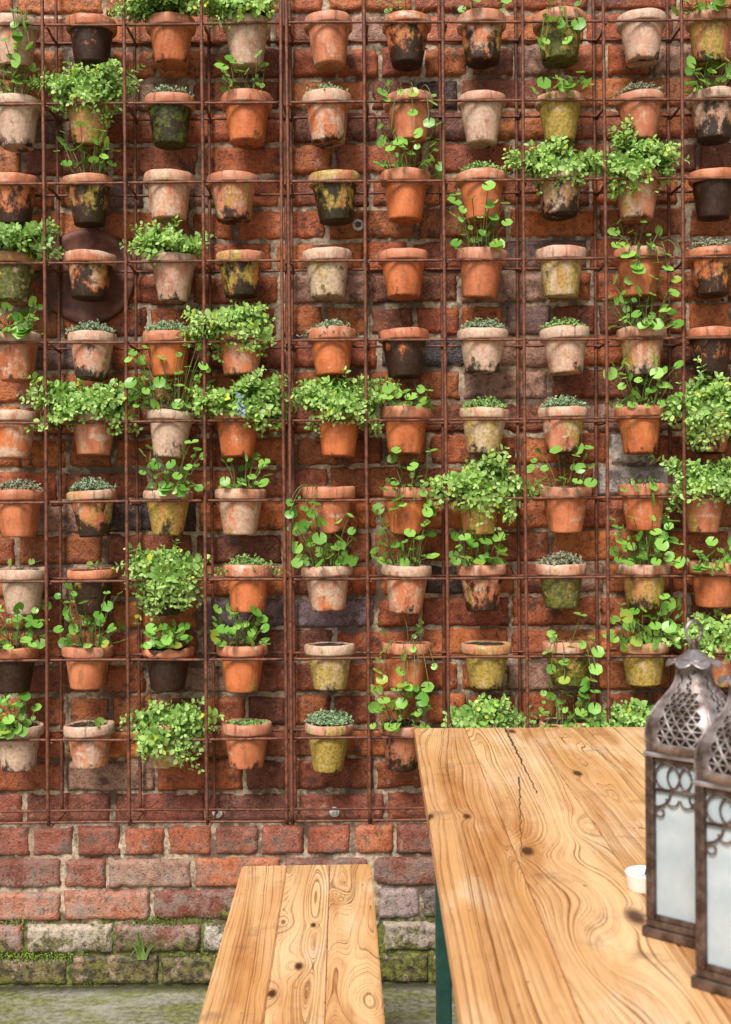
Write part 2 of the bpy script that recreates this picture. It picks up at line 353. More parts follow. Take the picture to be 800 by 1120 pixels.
SPOT = [(*[at(a, b, WALL)[i] for i in (0, 2)], 0, 0, c) for a, b, c in [(700, 508, (.55, .50, .46)), (655, 512, (.42, .37, .34)), (330, 655, (.23, .16, .19)), (300, 655, (.20, .13, .15)), (245, 662, (.21, .15, .18)),
        (472, 392, (.05, .05, .06)), (440, 985, (.32, .23, .23)),  (75, 1025, (.46, .38, .29)), (230, 1025, (.55, .50, .42))]]
def build_wall():
    XL, XR, ZT = -2.7, 2.7, 3.25
    CO, BH, JT = .0856, .0770, .0088
    rows = int(ZT/CO)
    Vs, Fs, Cs = [], [], []; nv = 0
    pal = [(.40, .105, .038), (.46, .135, .045), (.34, .080, .034), (.50, .160, .055), (.27, .066, .034), (.40, .098, .034), (.22, .065, .040), (.44, .120, .055), (.48, .14, .05)]
    lowpal = [(.30, .082, .046), (.22, .062, .042), (.34, .098, .050), (.42, .12, .055), (.24, .075, .045)]
    for r in range(rows):
        zb = r*CO + .004
        header = (r % 4 == 0 and r > 0)
        wdt = .1185 if header else .2365
        x = XL - RS.rand()*.02 + (0 if header else (.118 if r % 2 else 0)) + .021
        while x < XR:
            w = wdt + RS.randn()*.0035
            if not header and RS.rand() < .13: w = wdt*.5
            bw = w - JT + RS.randn()*.0015; bh = BH + RS.randn()*.002
            near = abs(x) < 1.25
            st = .0075 if near else .02
            nx, nz = max(4, int(bw/st)), max(4, int(bh/st))
            u = np.linspace(0, 1, nx+1); v = np.linspace(0, 1, nz+1)
            U, W_ = np.meshgrid(u, v); U = U.ravel(); W_ = W_.ravel()
            px = x + U*bw; pz = zb + W_*bh
            e = np.minimum(np.minimum(U, 1-U)*bw, np.minimum(W_, 1-W_)*bh)
            P = np.stack([px, np.full_like(px, r*3.3), pz], 1)
            n1 = fbm(P, 40, 3, 3); n2 = fbm(P, 130, 9, 2); n3 = fbm(P, 18, 21, 2)
            bev = .005 + .008*np.clip(n3-.45, 0, 1)*2
            k = np.clip(1 - e/bev, 0, 1)
            face = RS.randn()*.0018
            py = WALL + face + k**2.2*(.006 + .009*n1) + (n1-.5)*.006 + (n2-.5)*.003
            chip = np.clip(fbm(P, 30, 57, 2) - .66, 0, 1)*np.clip(1 - e/.022, 0, 1)
            py = np.where(e > .007, np.minimum(py + chip*.10, WALL+.0055), py + chip*.10)
            ctr = np.array([x+bw/2, zb+bh/2]); sh = 1 - k**2*(n2-.35)*.05
            px = ctr[0] + (px-ctr[0])*sh; pz = ctr[1] + (pz-ctr[1])*(1 - k**2*(n1-.4)*.08)
            V = np.stack([px, py, pz], 1)
            # skirt to the back
            bi = [i for i in range(nx+1)] + [(j+1)*(nx+1)-1 for j in range(1, nz+1)] + [nz*(nx+1)+i for i in range(nx-1, -1, -1)] + [j*(nx+1) for j in range(nz-1, 0, -1)]
            B = V[bi].copy(); B[:, 1] = WALL + .05
            q = np.arange((nx+1)*(nz+1)).reshape(nz+1, nx+1)
            f = np.stack([q[:-1, :-1], q[:-1, 1:], q[1:, 1:], q[1:, :-1]], -1).reshape(-1, 4)
            m = len(bi); o = len(V)
            sk = np.array([[bi[(i+1) % m], bi[i], o+i, o+(i+1) % m] for i in range(m)])
            low = r < 6
            pl = lowpal if (low and RS.rand() < .8) else pal
            c = np.array(pl[RS.randint(len(pl))])*(.72 + .52*RS.rand())*np.array((.80, .70, .68) if low else (.98, .93, .68))
            q_ = RS.rand()
            if q_ < .012: c = np.array((.05, .035, .035))
            elif q_ < .03: c = np.array((.19, .11, .10))
            elif r == 1 and q_ < .5: c = np.array((.40, .33, .25))*(.7+.4*RS.rand())
            elif r == 0: c = np.array((.36, .20, .11))*(.7+.5*RS.rand())
            elif r == 2 and q_ < .7: c = np.array((.46, .15, .075))*(.8+.4*RS.rand())
            elif q_ > .93: c = np.array((.36, .20, .14))
            for qx, qz, qw, qh, qc in SPOT:
                if x-.01 < qx < x+bw+.01 and zb-.006 < qz < zb+bh+.006: c = np.array(qc)
            Vs += [V, B]; Fs += [f+nv, sk+nv]; Cs.append(np.tile(c, (len(V)+len(B), 1))); nv += len(V)+len(B)
            x += w
    wall = link('brick_wall', mesh_np('brick_wall', np.concatenate(Vs), np.concatenate(Fs), np.concatenate(Cs)), BRICK)
    setp(wall, 'old weathered red brick wall with mossy lowest courses behind the pots', 'wall')
    nx, nz = 540, 330
    U, W_ = np.meshgrid(np.linspace(XL, XR, nx), np.linspace(0, ZT, nz)); px, pz = U.ravel(), W_.ravel()
    P = np.stack([px, px*0, pz], 1)
    py = WALL + .0105 + (fbm(P, 45, 77, 3)-.5)*.008 + (fbm(P, 7, 5, 2)-.5)*.006
    q = np.arange(nx*nz).reshape(nz, nx)
    f = np.stack([q[:-1, :-1], q[:-1, 1:], q[1:, 1:], q[1:, :-1]], -1).reshape(-1, 4).tolist()
    V = np.stack([px, py, pz], 1); o = len(V)
    bx = [(XL, WALL+.02, 0), (XR, WALL+.02, 0), (XR, WALL+.24, 0), (XL, WALL+.24, 0), (XL, WALL+.02, ZT+.01), (XR, WALL+.02, ZT+.01), (XR, WALL+.24, ZT+.01), (XL, WALL+.24, ZT+.01)]
    V = np.concatenate([V, np.array(bx)])
    f += [[o+i for i in g] for g in ([4, 5, 6, 7], [1, 2, 6, 5], [2, 3, 7, 6], [3, 0, 4, 7])]
    link('mortar', mesh_np('mortar', V, f), MORTAR, wall)
build_wall()

# ------------------------------------------------------------------ trellis panels
vx = [51.5-88, 51.5, 140, 225, 311.3, 317.8, 402, 488.5, 575, 664, 748.5, 748.5+87]
ZB = {k: CH - (v-560)*(-CY)/F for k, v in enumerate([24.3-87.4, 24.3, 111, 197.8, 284.5, 372.2, 459.4, 546.6, 633.2, 720, 807.3, 897.5])}   # bar heights; row k rests on ZB[k]
vX = [(x-400)*(-CY)/F for x in vx]
ztop, zbot = ZB[0]+.33, ZB[11]-.006
def rough_bar(a, b, r, seed):
    a, b = Vector(a), Vector(b); n = max(6, int((b-a).length/.03)); P = []; R = []
    rr = random.Random(seed)
    w1, w2 = rr.random()*6, rr.random()*6
    for i in range(n+1):
        t = i/n; p = a.lerp(b, t)
        d = Vector((math.sin(t*7+w1), math.sin(t*5+w2), math.sin(t*6+w1*2)))*.0012
        if 0 < i < n: p = p + d
        P.append(p); R.append(r*(1+.10*math.sin(i*1.7+w1)+.08*rr.random()))
    return tube(P, R, 8)
def trellis(xs, label, xl, xr):
    root = setp(empty('wire_trellis', (0.5*(xl+xr), GAP/2, zbot)), label, 'trellis', 'rusty steel mesh panels fixed to the wall')
    off = root.location.copy()
    def part(name, a, b, r, sd):
        V, Fs = rough_bar(Vector(a)-off, Vector(b)-off, r, sd); m = MB(); m.add(V, Fs); m.build(name, RUST, root)
    for i, x in enumerate(xs):
        part('vertical_bar', (x, -.0078, zbot), (x, -.0078, ztop), .0043, x*10)
        part('vertical_bar', (x, GAP+.0078, zbot), (x, GAP+.0078, ztop), .0043, x*20)
    for k in range(12):
        part('horizontal_bar', (xl, 0, ZB[k]), (xr, 0, ZB[k]), .0033, k)
        part('horizontal_bar', (xl, GAP, ZB[k]), (xr, GAP, ZB[k]), .0033, k+30)
        for x in xs:
            if k > 0: part('spacer_rod', (x+.0075, -.004, ZB[k]-.007), (x+.0075, GAP+.004, ZB[k]-.007), .0032, k*7+x)
trellis(vX[:5], 'rusty steel mesh panel holding the pots left of the doubled upright', vX[0]-.02, vX[4]+.004)
trellis(vX[5:], 'rusty steel mesh panel holding the pots right of the doubled upright', vX[5]-.004, vX[11]+.02)

# ------------------------------------------------------------------ pots
def pot_meshes(i, rr, rh, rb, bh, lip, broken=False):
    rt = .0525
    body = [(0, -bh+.004), (rb*.35, -bh+.003), (rb-.004, -bh), (rb-.001, -bh+.0015), (rb, -bh+.005)]
    for k in range(1, 9): body.append((rb + (rt-rb)*k/8, -bh+.005 + (bh-.005)*k/8))
    body += [(rt, .012), (rt-.004, .020)]
    V, Fs = lathe(body, 44, .006, i*1.3)
    b = mesh_np('pot', np.array(V), Fs)
    rim = [(rt-.001, -.0005), (rr-.004, 0), (rr-.001, .0018), (rr, .005), (rr+.0008, rh*.5), (rr, rh-.004), (rr-.002, rh-.001), (rr-.005, rh), (rr-lip, rh-.0015), (rr-lip-.001, rh-.006), (rt-.008, .004), (rt-.012, -.02), (rt-.016, -.04)]
    V, Fs = lathe(rim, 44, .008, i*2.2); V = np.array(V)
    if broken:
        a = np.arctan2(V[:, 1], V[:, 0]); d = np.clip(1 - np.abs((a+PI*.62))/.55, 0, 1)*.016 + .006*np.clip(np.sin(a*5), 0, 1)
        V[:, 2] -= np.where(V[:, 2] > .006, d, 0)
    else:
        a = np.arctan2(V[:, 1], V[:, 0])
        V[:, 2] += np.where(V[:, 2] > rh*.6, .0008*np.sin(a*3+i)+.0005*np.sin(a*7+i*3), 0)
    return b, mesh_np('rim', V, Fs)
PM = [pot_meshes(0, .0608, .029, .0395, .096, .008), pot_meshes(1, .0622, .033, .042, .092, .009), pot_meshes(2, .0598, .026, .037, .099, .007),
      pot_meshes(3, .0612, .030, .041, .088, .010), pot_meshes(4, .0615, .026, .041, .094, .009, True)]
for b, r in PM: b.materials.append(POT); r.materials.append(POT)
def soil_mesh():
    V = [(0, 0, .021)]; Fs = []
    for j in range(1, 6):
        for k in range(24):
            a = 2*PI*k/24; r = .052*j/5
            V.append((r*math.cos(a), r*math.sin(a), .0205 + random.uniform(-.003, .004)))
    for k in range(24): Fs.append([0, 1+k, 1+(k+1) % 24])
    for j in range(4):
        for k in range(24): Fs.append([1+j*24+k, 1+(j+1)*24+k, 1+(j+1)*24+(k+1) % 24, 1+j*24+(k+1) % 24])
    me = mesh_np('soil', np.array(V), Fs); me.materials.append(SOIL); return me
SM = soil_mesh()

# ---- leaves
OV = np.array([(0, 0, 0), (.26, .24, .05), (.26, 0, -.01), (.26, -.24, .05), (.62, .27, .03), (.62, 0, -.04), (.62, -.27, .03), (1, 0, -.16), (.85, .15, -.02), (.85, -.15, -.02)])
OF = [[0, 2, 1], [0, 3, 2], [1, 2, 5, 4], [2, 3, 6, 5], [4, 5, 7, 8], [5, 6, 9, 7]]
def round_tpl():
    V = [(0, 0, 0)]; Fs = []; n = 13
    for j, r in enumerate((.55, 1.0)):
        for k in range(n):
            a = PI + .22 + (2*PI-.44)*k/(n-1)
            rr = r*(1 + (.05*math.cos(a*7) if j else 0))
            V.append((rr*math.cos(a)+.25*0, rr*math.sin(a), .10*r*r + (.04*math.cos(a*3) if j else .0)))
    for k in range(n-1):
        Fs.append([0, 1+k, 2+k]); Fs.append([1+k, 1+n+k, 2+n+k, 2+k])
    return np.array(V), Fs
RV, RF = round_tpl()
class Leaves:
    def __init__(s): s.V = []; s.F = []; s.C = []; s.n = 0
    def add(s, tpl, fs, pos, d, nrm, size, col, wid=1.0):
        d = Vector(d).normalized(); n = Vector(nrm); n = n - d*n.dot(d)
        if n.length < 1e-4: n = d.orthogonal()
        n.normalize(); y = n.cross(d)
        M = np.array([d, y*wid, n])*size
        V = tpl @ M + np.array(pos)
        s.V.append(V); s.F += [[i+s.n for i in f] for f in fs]; s.n += len(V)
        c = np.tile(np.array(col), (len(V), 1)); s.C.append(c)
    def build(s, name, mat, parent):
        return link(name, mesh_np(name, np.concatenate(s.V), s.F, np.concatenate(s.C)), mat, parent)
def bez(a, b, c, t): return a*(1-t)**2 + b*(2*t*(1-t)) + c*t*t
def rv(s=1.0): return Vector((random.gauss(0, s), random.gauss(0, s), random.gauss(0, s)))
def lerp3(a, b, t): return tuple(x+(y-x)*t for x, y in zip(a, b))
FRONT = Vector((0, -1, 0)); UP = Vector((0, 0, 1))

def herb(root, box, dens=1.0, grey=0.0, flower=False, leafsize=1.0):
    x0, x1, z0, z1 = box; cx, cz = (x0+x1)/2, (z0+z1)/2; rx, rz = (x1-x0)/2, (z1-z0)/2
    L = Leaves(); S = MB(); yf = .10; yb = .05; ph1, ph2 = random.random()*6, random.random()*6
    rx *= 1.28; rz *= 1.10; n = int(dens*(26 + 5800*rx*rz*PI)); 
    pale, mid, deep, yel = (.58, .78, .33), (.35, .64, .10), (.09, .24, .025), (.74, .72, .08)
    pale = lerp3(pale, (.38, .55, .27), grey)
    for i in range(n):
        while True:
            q = Vector((random.uniform(-1, 1), random.uniform(-1, 1), random.uniform(-1, 1)))
            if .15 < q.length < 1: break
        q = q*(q.length**-.35)
        lump = .80 + .38*math.sin(q.x*4+ph1)*math.sin(q.z*4.5+ph2)
        q *= min(1.12, lump+.05)
        end = Vector((cx+q.x*rx*.94, -.022 + q.y*(yf if q.y < 0 else yb), cz+q.z*rz*.94))
        if random.random() < .16: end += Vector((q.x*rx*.22, 0, abs(q.z)*rz*.25))
        a = Vector((random.uniform(-.035, .035), random.uniform(-.035, .03), .022))
        m = a.lerp(end, .45) + UP*(.02+.25*max(0, a.z-end.z+.03)) + rv(.006)
        Ln = (end-a).length
        P = [bez(a, m, end, t/6) for t in range(7)]
        V, Fs = tube(P, [.0011]*4+[.0009]*3, 4, False); S.add(V, Fs, lerp3((.10, .12, .03), (.15, .07, .03), random.random()))
        k = max(3, int(Ln*.7/.0115)); roll = random.random()*PI
        st_tone = random.random()
        for j in range(k):
            t = 1 - .68*j/k
            p = bez(a, m, end, t); d = (bez(a, m, end, min(1, t+.03)) - bez(a, m, end, t-.03)).normalized()
            s1 = d.orthogonal().normalized(); s1 = Matrix.Rotation(roll + j*PI/2, 3, d) @ s1
            sz = leafsize*(.0108 + .0092*min(1, j/2.5))*random.uniform(.65, 1.3)
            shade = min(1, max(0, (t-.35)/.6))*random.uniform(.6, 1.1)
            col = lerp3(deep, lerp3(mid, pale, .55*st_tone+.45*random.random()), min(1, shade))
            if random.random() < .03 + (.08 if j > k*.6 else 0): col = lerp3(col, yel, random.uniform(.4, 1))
            for sg in (1, -1):
                dd = s1*sg + d*(.75 if j < 2 else .35) + UP*.1 + FRONT*.12 + rv(.16)
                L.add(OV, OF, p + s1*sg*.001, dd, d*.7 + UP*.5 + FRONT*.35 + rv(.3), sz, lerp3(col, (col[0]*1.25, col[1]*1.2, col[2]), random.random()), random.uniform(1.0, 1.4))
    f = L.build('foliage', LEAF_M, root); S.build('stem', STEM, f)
    if flower:
        B = Leaves()
        for i in range(38):
            t = i/38
            B.add(OV, OF, (cx+.012+random.gauss(0, .0035)-.01*t, -.128+random.gauss(0, .003), cz-.008+.055*(t-.5)), rv(1)+FRONT, FRONT+rv(.4), .0065, lerp3((.22, .30, .62), (.42, .48, .78), random.random()), 1.3)
        B.build('flower', PETAL, f)
    return f
def roundleaf(root, box, n, size=.0142, yel=0.0, hang=0.0):
    x0, x1, z0, z1 = box
    L = Leaves(); S = MB(); pts = []; n = int(n*(2.4 if z0 > -.02 else 1.7))
    for i in range(n):
        best = None
        for _ in range(12):
            e = Vector((random.uniform(x0, x1), random.uniform(-.095, .03), z0+(z1-z0)*random.random()**(1.5 if z0 > -.02 else 1.0)))
            dd = min([(Vector((e.x-p.x, (e.y-p.y)*.6, e.z-p.z))).length for p in pts] or [9])
            if best is None or dd > best[0]: best = (dd, e)
        e = best[1]
        if e.z < .03: e.y = min(e.y, -.076)
        pts.append(e)
    for e in pts:
        a = Vector((max(-.035, min(.035, e.x*.5+random.uniform(-.012, .012))), random.uniform(-.03, .015), .022))
        if e.z < .03:
            m = Vector(((a.x+e.x)/2, -.092, .062)); 
        else: m = Vector((a.x*.7+e.x*.3, a.y*.7+e.y*.3-.01, a.z*.35+e.z*.65)) + rv(.006)
        P = [bez(a, m, e, t/7) for t in range(8)]
        V, Fs = tube(P, .0011, 4, False); S.add(V, Fs, lerp3((.16, .24, .05), (.22, .13, .05), random.random()*.6))
        nn = FRONT*random.uniform(.45, 1.1) + UP*random.uniform(.35, 1.15) + Vector((random.gauss(0, .38), 0, 0)) + rv(.16)
        d = Vector((e.x-a.x, 0, 0))*6 + FRONT*.6 + rv(.45) + Vector((0, 0, -.25))
        g = random.random()
        col = lerp3((.08, .28, .018), (.34, .64, .11), g)
        if random.random() < .07 + yel: col = lerp3(col, (.42, .44, .05), random.uniform(.3, .9))
        sz = size*random.choice([.62, .8, .95, 1, 1.1, 1.22])
        L.add(RV, RF, e, d, nn, sz, col, random.uniform(.92, 1.12))
        if random.random() < .65:      # a younger leaf on the same stalk
            t = random.uniform(.45, .8); p = bez(a, m, e, t) + rv(.006)
            if p.z > .034 or p.y < -.070:
                L.add(RV, RF, p, d+rv(.8), nn+rv(.4), sz*random.uniform(.4, .65), lerp3(col, (.04, .13, .02), .45))
    f = L.build('foliage', LEAF_R, root); S.build('stem', STEM, f); return f
def thyme(root, w=.054, hgt=.034, tone=0, over=0.0, n=230):
    L = Leaves(); S = MB()
    cols = [((.12, .17, .09), (.34, .42, .27)), ((.13, .23, .10), (.36, .48, .28)), ((.15, .13, .085), (.36, .34, .25)), ((.10, .22, .04), (.32, .48, .13))][tone]
    for i in range(n):
        a = random.random()*2*PI; r = w*math.sqrt(random.random()); k = 1-(r/w)**2
        b = Vector((r*.8*math.cos(a), r*.8*math.sin(a), .020))
        e = Vector((r*1.05*math.cos(a)+random.gauss(0, .006), r*1.0*math.sin(a)+random.gauss(0, .006), .024+hgt*(.25+.75*k)*random.uniform(.5, 1.15)))
        if over and random.random() < .25: e += Vector((e.x*.5, -abs(e.y)*.3, -.012-over*random.random()))
        V, Fs = tube([b, b.lerp(e, .5)+rv(.003), e], .0007, 3, False); S.add(V, Fs, (.09, .075, .04))
        for j in range(7):
            p = b.lerp(e, .5+.5*j/6)
            L.add(OV, OF, p, rv(1)+UP*.5+FRONT*.3, UP+FRONT+rv(.4), random.uniform(.0045, .0085), lerp3(cols[0], cols[1], random.random()*(.35+.65*j/6)), 1.15)
    f = L.build('foliage', LEAF_T, root); S.build('stem', STEM, f); return f
def twigs(root, box, n=14, leaves=6):
    x0, x1, z0, z1 = box; S = MB(); L = Leaves()
    for i in range(n):
        a = Vector((random.uniform(-.03, .03), random.uniform(-.03, .01), .022)); e = Vector((random.uniform(x0, x1), random.uniform(-.06, .02), random.uniform(max(z0, .035), z1)))
        m = a.lerp(e, .5)+rv(.012)
        V, Fs = tube([bez(a, m, e, t/6) for t in range(7)], .0009, 4, False); S.add(V, Fs, lerp3((.20, .13, .07), (.12, .14, .04), random.random()))
        if i < leaves: L.add(RV, RF, e, rv(1)+FRONT, FRONT+UP*.7+rv(.3), random.uniform(.006, .012), lerp3((.10, .24, .03), (.26, .40, .07), random.random()))
    if leaves:
        f = L.build('foliage', LEAF_R, root); S.build('stem', STEM, f)
    else: S.build('dry_stem', STEM, root)

# style: tone, lime, soot, algae, moss (body), words
ST = {
 'or': (.10, .14, .05, .10, .0, 'clean orange'), 'tc': (.35, .22, .05, .08, .0, 'reddish terracotta'), 'pk': (1.0, .40, .02, .05, .0, 'pale pinkish'),
 'wh': (.75, .58, .16, .12, .05, 'white bloomed'), 'ow': (.15, .45, .10, .15, .0, 'white streaked orange'), 'bk': (.0, .05, .68, .25, .05, 'black stained'),
 'mo': (.0, .18, .48, .35, .0, 'orange and black mottled'), 'bb': (.3, .25, .30, .25, .0, 'orange black based'), 'oc': (.30, .30, .16, .42, .1, 'dull ochre'),
 'ye': (.3, .30, .05, 1.0, .18, 'yellow green algae covered'), 'gm': (.2, .12, .86, .6, .46, 'dark mossy'), 'be': (.7, .50, .14, .62, .2, 'beige algae tinged'),
 'mw': (.5, .52, .33, .35, .1, 'black and white'), 'yb': (.15, .25, .42, .60, .1, 'yellow and black stained'), 'gr': (1.0, .46, .04, .06, .0, 'greyish pink'), 'my': (.2, .3, .15, .75, .6, 'green mossy')}
# every pot: (centre px, style, plant); plants: None | ('h', x0,x1,y0,y1,dens,grey) | ('r', x0,x1,y0,y1,n) | ('t', tone, over) | ('w', x0,x1,y0,y1)
POTS = [
 [(16,'ow',('r',18,40,24,62,5)), (100,'bk',None), (187,'or',('h',124,222,-26,22)), (270,'gr',('h',212,308,-30,40)), (359.5,'tc',None), (445,'mo',('w',405,478,-6,14)), (527,'bb',('r',500,552,-8,6,4)), (612,'my',('r',588,632,26,62,5)), (702,'gr',None), (778,'oc',('r',742,800,-10,14,9))],
 [(18,'wh',('r',-8,38,42,96,11)), (98,'oc',('h',42,148,64,138,.9)), (186,'gm',('t',0,0)), (270,'or',('r',238,290,62,100,8)), (358,'ow',('t',1,0)), (447,'tc',('r',418,482,104,150,5)), (527,'pk',None), (612,'ye',('r',586,642,80,100,7)), (700,'tc',('t',2,0)), (780,'mw',('r',750,806,62,96,10))],
 [(15,'mo',None), (96,'yb',('r',62,122,134,180,10)), (185,'ow',None), (255,'bb',None), (366,'yb',None), (444,'or',('r',414,482,140,186,13)), (527,'or',('t',3,0)), (612,'mw',('h',562,656,154,216)), (697,'oc',('h',658,744,142,226)), (781,'bk',None)],
 [(14,'my',('h',-30,66,238,290,1,.8)), (99,'mo',None), (190,'pk',('h',138,222,242,288)), (263,'yb',None), (358,'be',None), (441,'or',None), (527,'tc',('r',494,552,206,272,13)), (614,'be',None), (699,'or',('r',668,738,238,300,11)), (778,'mo',('t',2,0))],
 [(18,'ow',('r',-14,40,328,366,13)), (101,'mw',('t',0,0)), (184,'or',('t',1,0)), (263,'bb',('h',196,300,326,394)), (363,'or',('t',0,.012)), (442,'bk',None), (528,'mw',('t',0,0)), (618,'ow',('t',3,0)), (702,'oc',('r',670,738,300,358,15)), (778,'mo',None)],
 [(15,'ow',None), (103,'tc',('h',26,156,412,482)), (187,'wh',('r',142,230,376,446,22)), (260,'or',('h',206,322,408,476,1,0,1)), (371,'or',('h',324,426,404,484)), (444,'or',('r',416,470,424,446,9)), (530,'be',('t',3,0)), (616,'oc',('t',1,0)), (700,'or',('r',668,740,396,446,16)), (776,'oc',('h',728,826,410,496))],
 [(20,'or',('t',2,0)), (101,'yb',('t',0,0)), (184,'oc',('r',158,220,480,538,14)), (263,'ow',('r',240,292,498,532,8)), (360,'or',('r',316,345,548,566,3)), (447,'or',('r',418,472,492,560,11)), (523,'oc',('h',470,576,500,578)), (619,'tc',('r',584,650,490,530,9)), (704,'or',('r',674,712,528,548,3)), (770,'oc',('h',724,828,494,570))],
 [(25,'wh',('w',8,40,612,622)), (101,'mo',('w',92,108,618,624)), (180,'gm',('h',137,226,594,684)), (272,'or',('t',3,.02)), (358,'ow',('r',318,386,552,616,15)), (445,'ow',('r',410,474,556,616,13)), (527,'bb',('r',498,552,578,616,11)), (614,'my',('t',2,0)), (705,'oc',('r',674,740,566,616,16)), (781,'or',('r',756,806,592,622,9))],
 [(15,'bk',('r',-16,46,662,706,15)), (96,'or',('r',66,128,642,706,14)), (184,'bk',('r',158,204,684,706,11)), (265,'or',('r',232,294,666,704,13)), (361,'be',None), (445,'or',('r',412,474,672,752,9)), (532,'ye',None), (622,'my',('r',594,654,672,744,7)), (704,'ye',('r',668,744,652,704,17)), (790,'oc',('h',738,836,672,726))],
 [(20,'wh',('r',-14,36,762,800,13)), (98,'ow',('w',86,112,788,798)), (182,'oc',('h',138,232,770,846)), (270,'tc',('t',3,-.1)), (360,'ye',('t',1,0)), (440,'bb',('r',408,470,748,796,12)), (527,'or',('h',486,570,764,812)), (617,'oc',('r',592,650,748,794,11)), (693,'or',('h',648,742,770,815)), (792,'or',('r',760,820,760,800,10))],
]
ROWN = ['top row', 'second row from top', 'third row from top', 'fourth row from top', 'fifth row from top', 'fifth row from bottom', 'fourth row from bottom', 'third row from bottom', 'second row from bottom', 'bottom row']
COLN = ['at left end', 'second from left', 'third from left', 'fourth from left', 'fifth from left', 'fifth from right', 'fourth from right', 'third from right', 'second from right', 'at right end']
def plantword(pl, r, c):
    if pl is None: return 'flower_pot', 'without any plant'
    k = pl[0]
    if k == 'h':
        if len(pl) > 7: return 'potted_plant', 'of blue flowered bushy herb'
        return 'potted_plant', 'of bushy pale green herb'
    if k == 'r': return 'potted_plant', ('with round green leaves' if pl[5] > 6 else 'with few round leaves')
    if k == 't': return 'potted_plant', ['of grey thyme', 'of low green thyme', 'of dry brownish thyme', 'of short green sprigs'][pl[1]]
    return 'potted_plant', 'with thin bare stems'
def setst(o, v):
    for k, x in zip(('tone', 'lime', 'soot', 'algae', 'moss'), v): o[k] = float(x)
for r, row in enumerate(POTS):
    zb = ZB[r+1] + .0036
    for c, (px, sty, pl) in enumerate(row):
        random.seed(r*100+c*7+3)
        Yc = GAP/2
        X = at(px, 24+87.2*r, Yc).x
        nm, pw = plantword(pl, r, c)
        root = empty(nm, (X, Yc, zb), 0)
        T = ST[sty]; w = T[5]
        lab = (f'{w} {pw}' if ' pot ' in w else f'{w} pot {pw}') + f', {ROWN[r]}, {COLN[c]}'
        setp(root, lab, 'flower pot' if nm == 'flower_pot' else 'potted plant', 'terracotta pots hung in the wall mesh')
        vi = 4 if (r, c) == (8, 2) else random.choice([0, 0, 1, 2, 3])
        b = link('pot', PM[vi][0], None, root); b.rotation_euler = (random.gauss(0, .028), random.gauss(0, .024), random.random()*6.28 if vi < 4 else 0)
        sc = random.uniform(.965, 1.02); sc *= 1.055; b.scale = (sc, sc, random.uniform(.91, .98))
        rim = link('rim', PM[vi][1], None, b)
        j = lambda s: random.uniform(-s, s)
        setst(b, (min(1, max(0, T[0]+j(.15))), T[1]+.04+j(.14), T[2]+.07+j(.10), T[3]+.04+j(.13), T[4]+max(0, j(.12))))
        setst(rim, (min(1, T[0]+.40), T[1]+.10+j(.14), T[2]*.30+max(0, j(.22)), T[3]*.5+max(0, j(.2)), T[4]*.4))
        link('soil', SM, None, root).rotation_euler = (0, 0, random.random()*6)
        if pl is None: continue
        def box(x0, x1, y0, y1):
            a = at(x0, y1, Yc-.04); q = at(x1, y0, Yc-.04); o = root.location
            return (a.x-o.x, q.x-o.x, a.z-o.z, q.z-o.z)
        if pl[0] == 'h': herb(root, box(*pl[1:5]), pl[5] if len(pl) > 5 else 1, pl[6] if len(pl) > 6 else 0, len(pl) > 7)
        elif pl[0] == 'r': roundleaf(root, box(*pl[1:5]), pl[5])
        elif pl[0] == 't': thyme(root, tone=pl[1], over=max(0, pl[2]), hgt=.032 if pl[2] >= 0 else .004, n=230 if pl[2] >= 0 else 60)
        else: twigs(root, box(*pl[1:5]), 14 if r == 0 else 7, 8 if r == 0 else 2)

# ------------------------------------------------------------------ things on the wall
def bolt(px, py, label, big=1.0):
    p = at(px, py, WALL-.004)
    V, Fs = lathe([(.0, 0), (.0125*big, 0), (.0135*big, .0015), (.0135*big, .003), (.0125*big, .004), (.006, .0042)], 24)
    o = link('wall_bolt', mesh_np('washer', np.array(V), Fs), ALU); o.location = p; o.rotation_euler = (PI/2, 0, 0)
    o.location.y = WALL-.004
    setp(o, label, 'bolt', 'round bolt heads fixing the mesh')
    bm = bmesh.new(); bmesh.ops.create_cone(bm, cap_ends=True, segments=6, radius1=.0075*big, radius2=.0068*big, depth=.007); 
    h = link('bolt_head', mesh_bm('bolt_head', bm), PLATE if big > 1 else ALU, o); h.location = (0, 0, .0075)
bolt(238, 889, 'pale round bolt head low on wall, left of the doubled upright')
bolt(366, 888, 'pale round bolt head low on wall, right of the doubled upright')
bolt(392, 246, 'large round washer with dark bolt high on the wall between pots', 1.15)
def pattress():
    p = at(97, 303, WALL); prof = [(0, .016), (.03, .016), (.034, .011), (.10, .008), (.106, .012), (.122, .012), (.126, .008), (.127, -.01)]
    V, Fs = lathe(prof, 64, .003)
    o = link('anchor_plate', mesh_np('anchor_plate', np.array(V), Fs), PLATE); o.location = (p.x, WALL-.004, p.z); o.rotation_euler = (PI/2, 0, 0)
    setp(o, 'round rusted iron anchor plate on wall behind the left pots', 'anchor plate')
pattress()

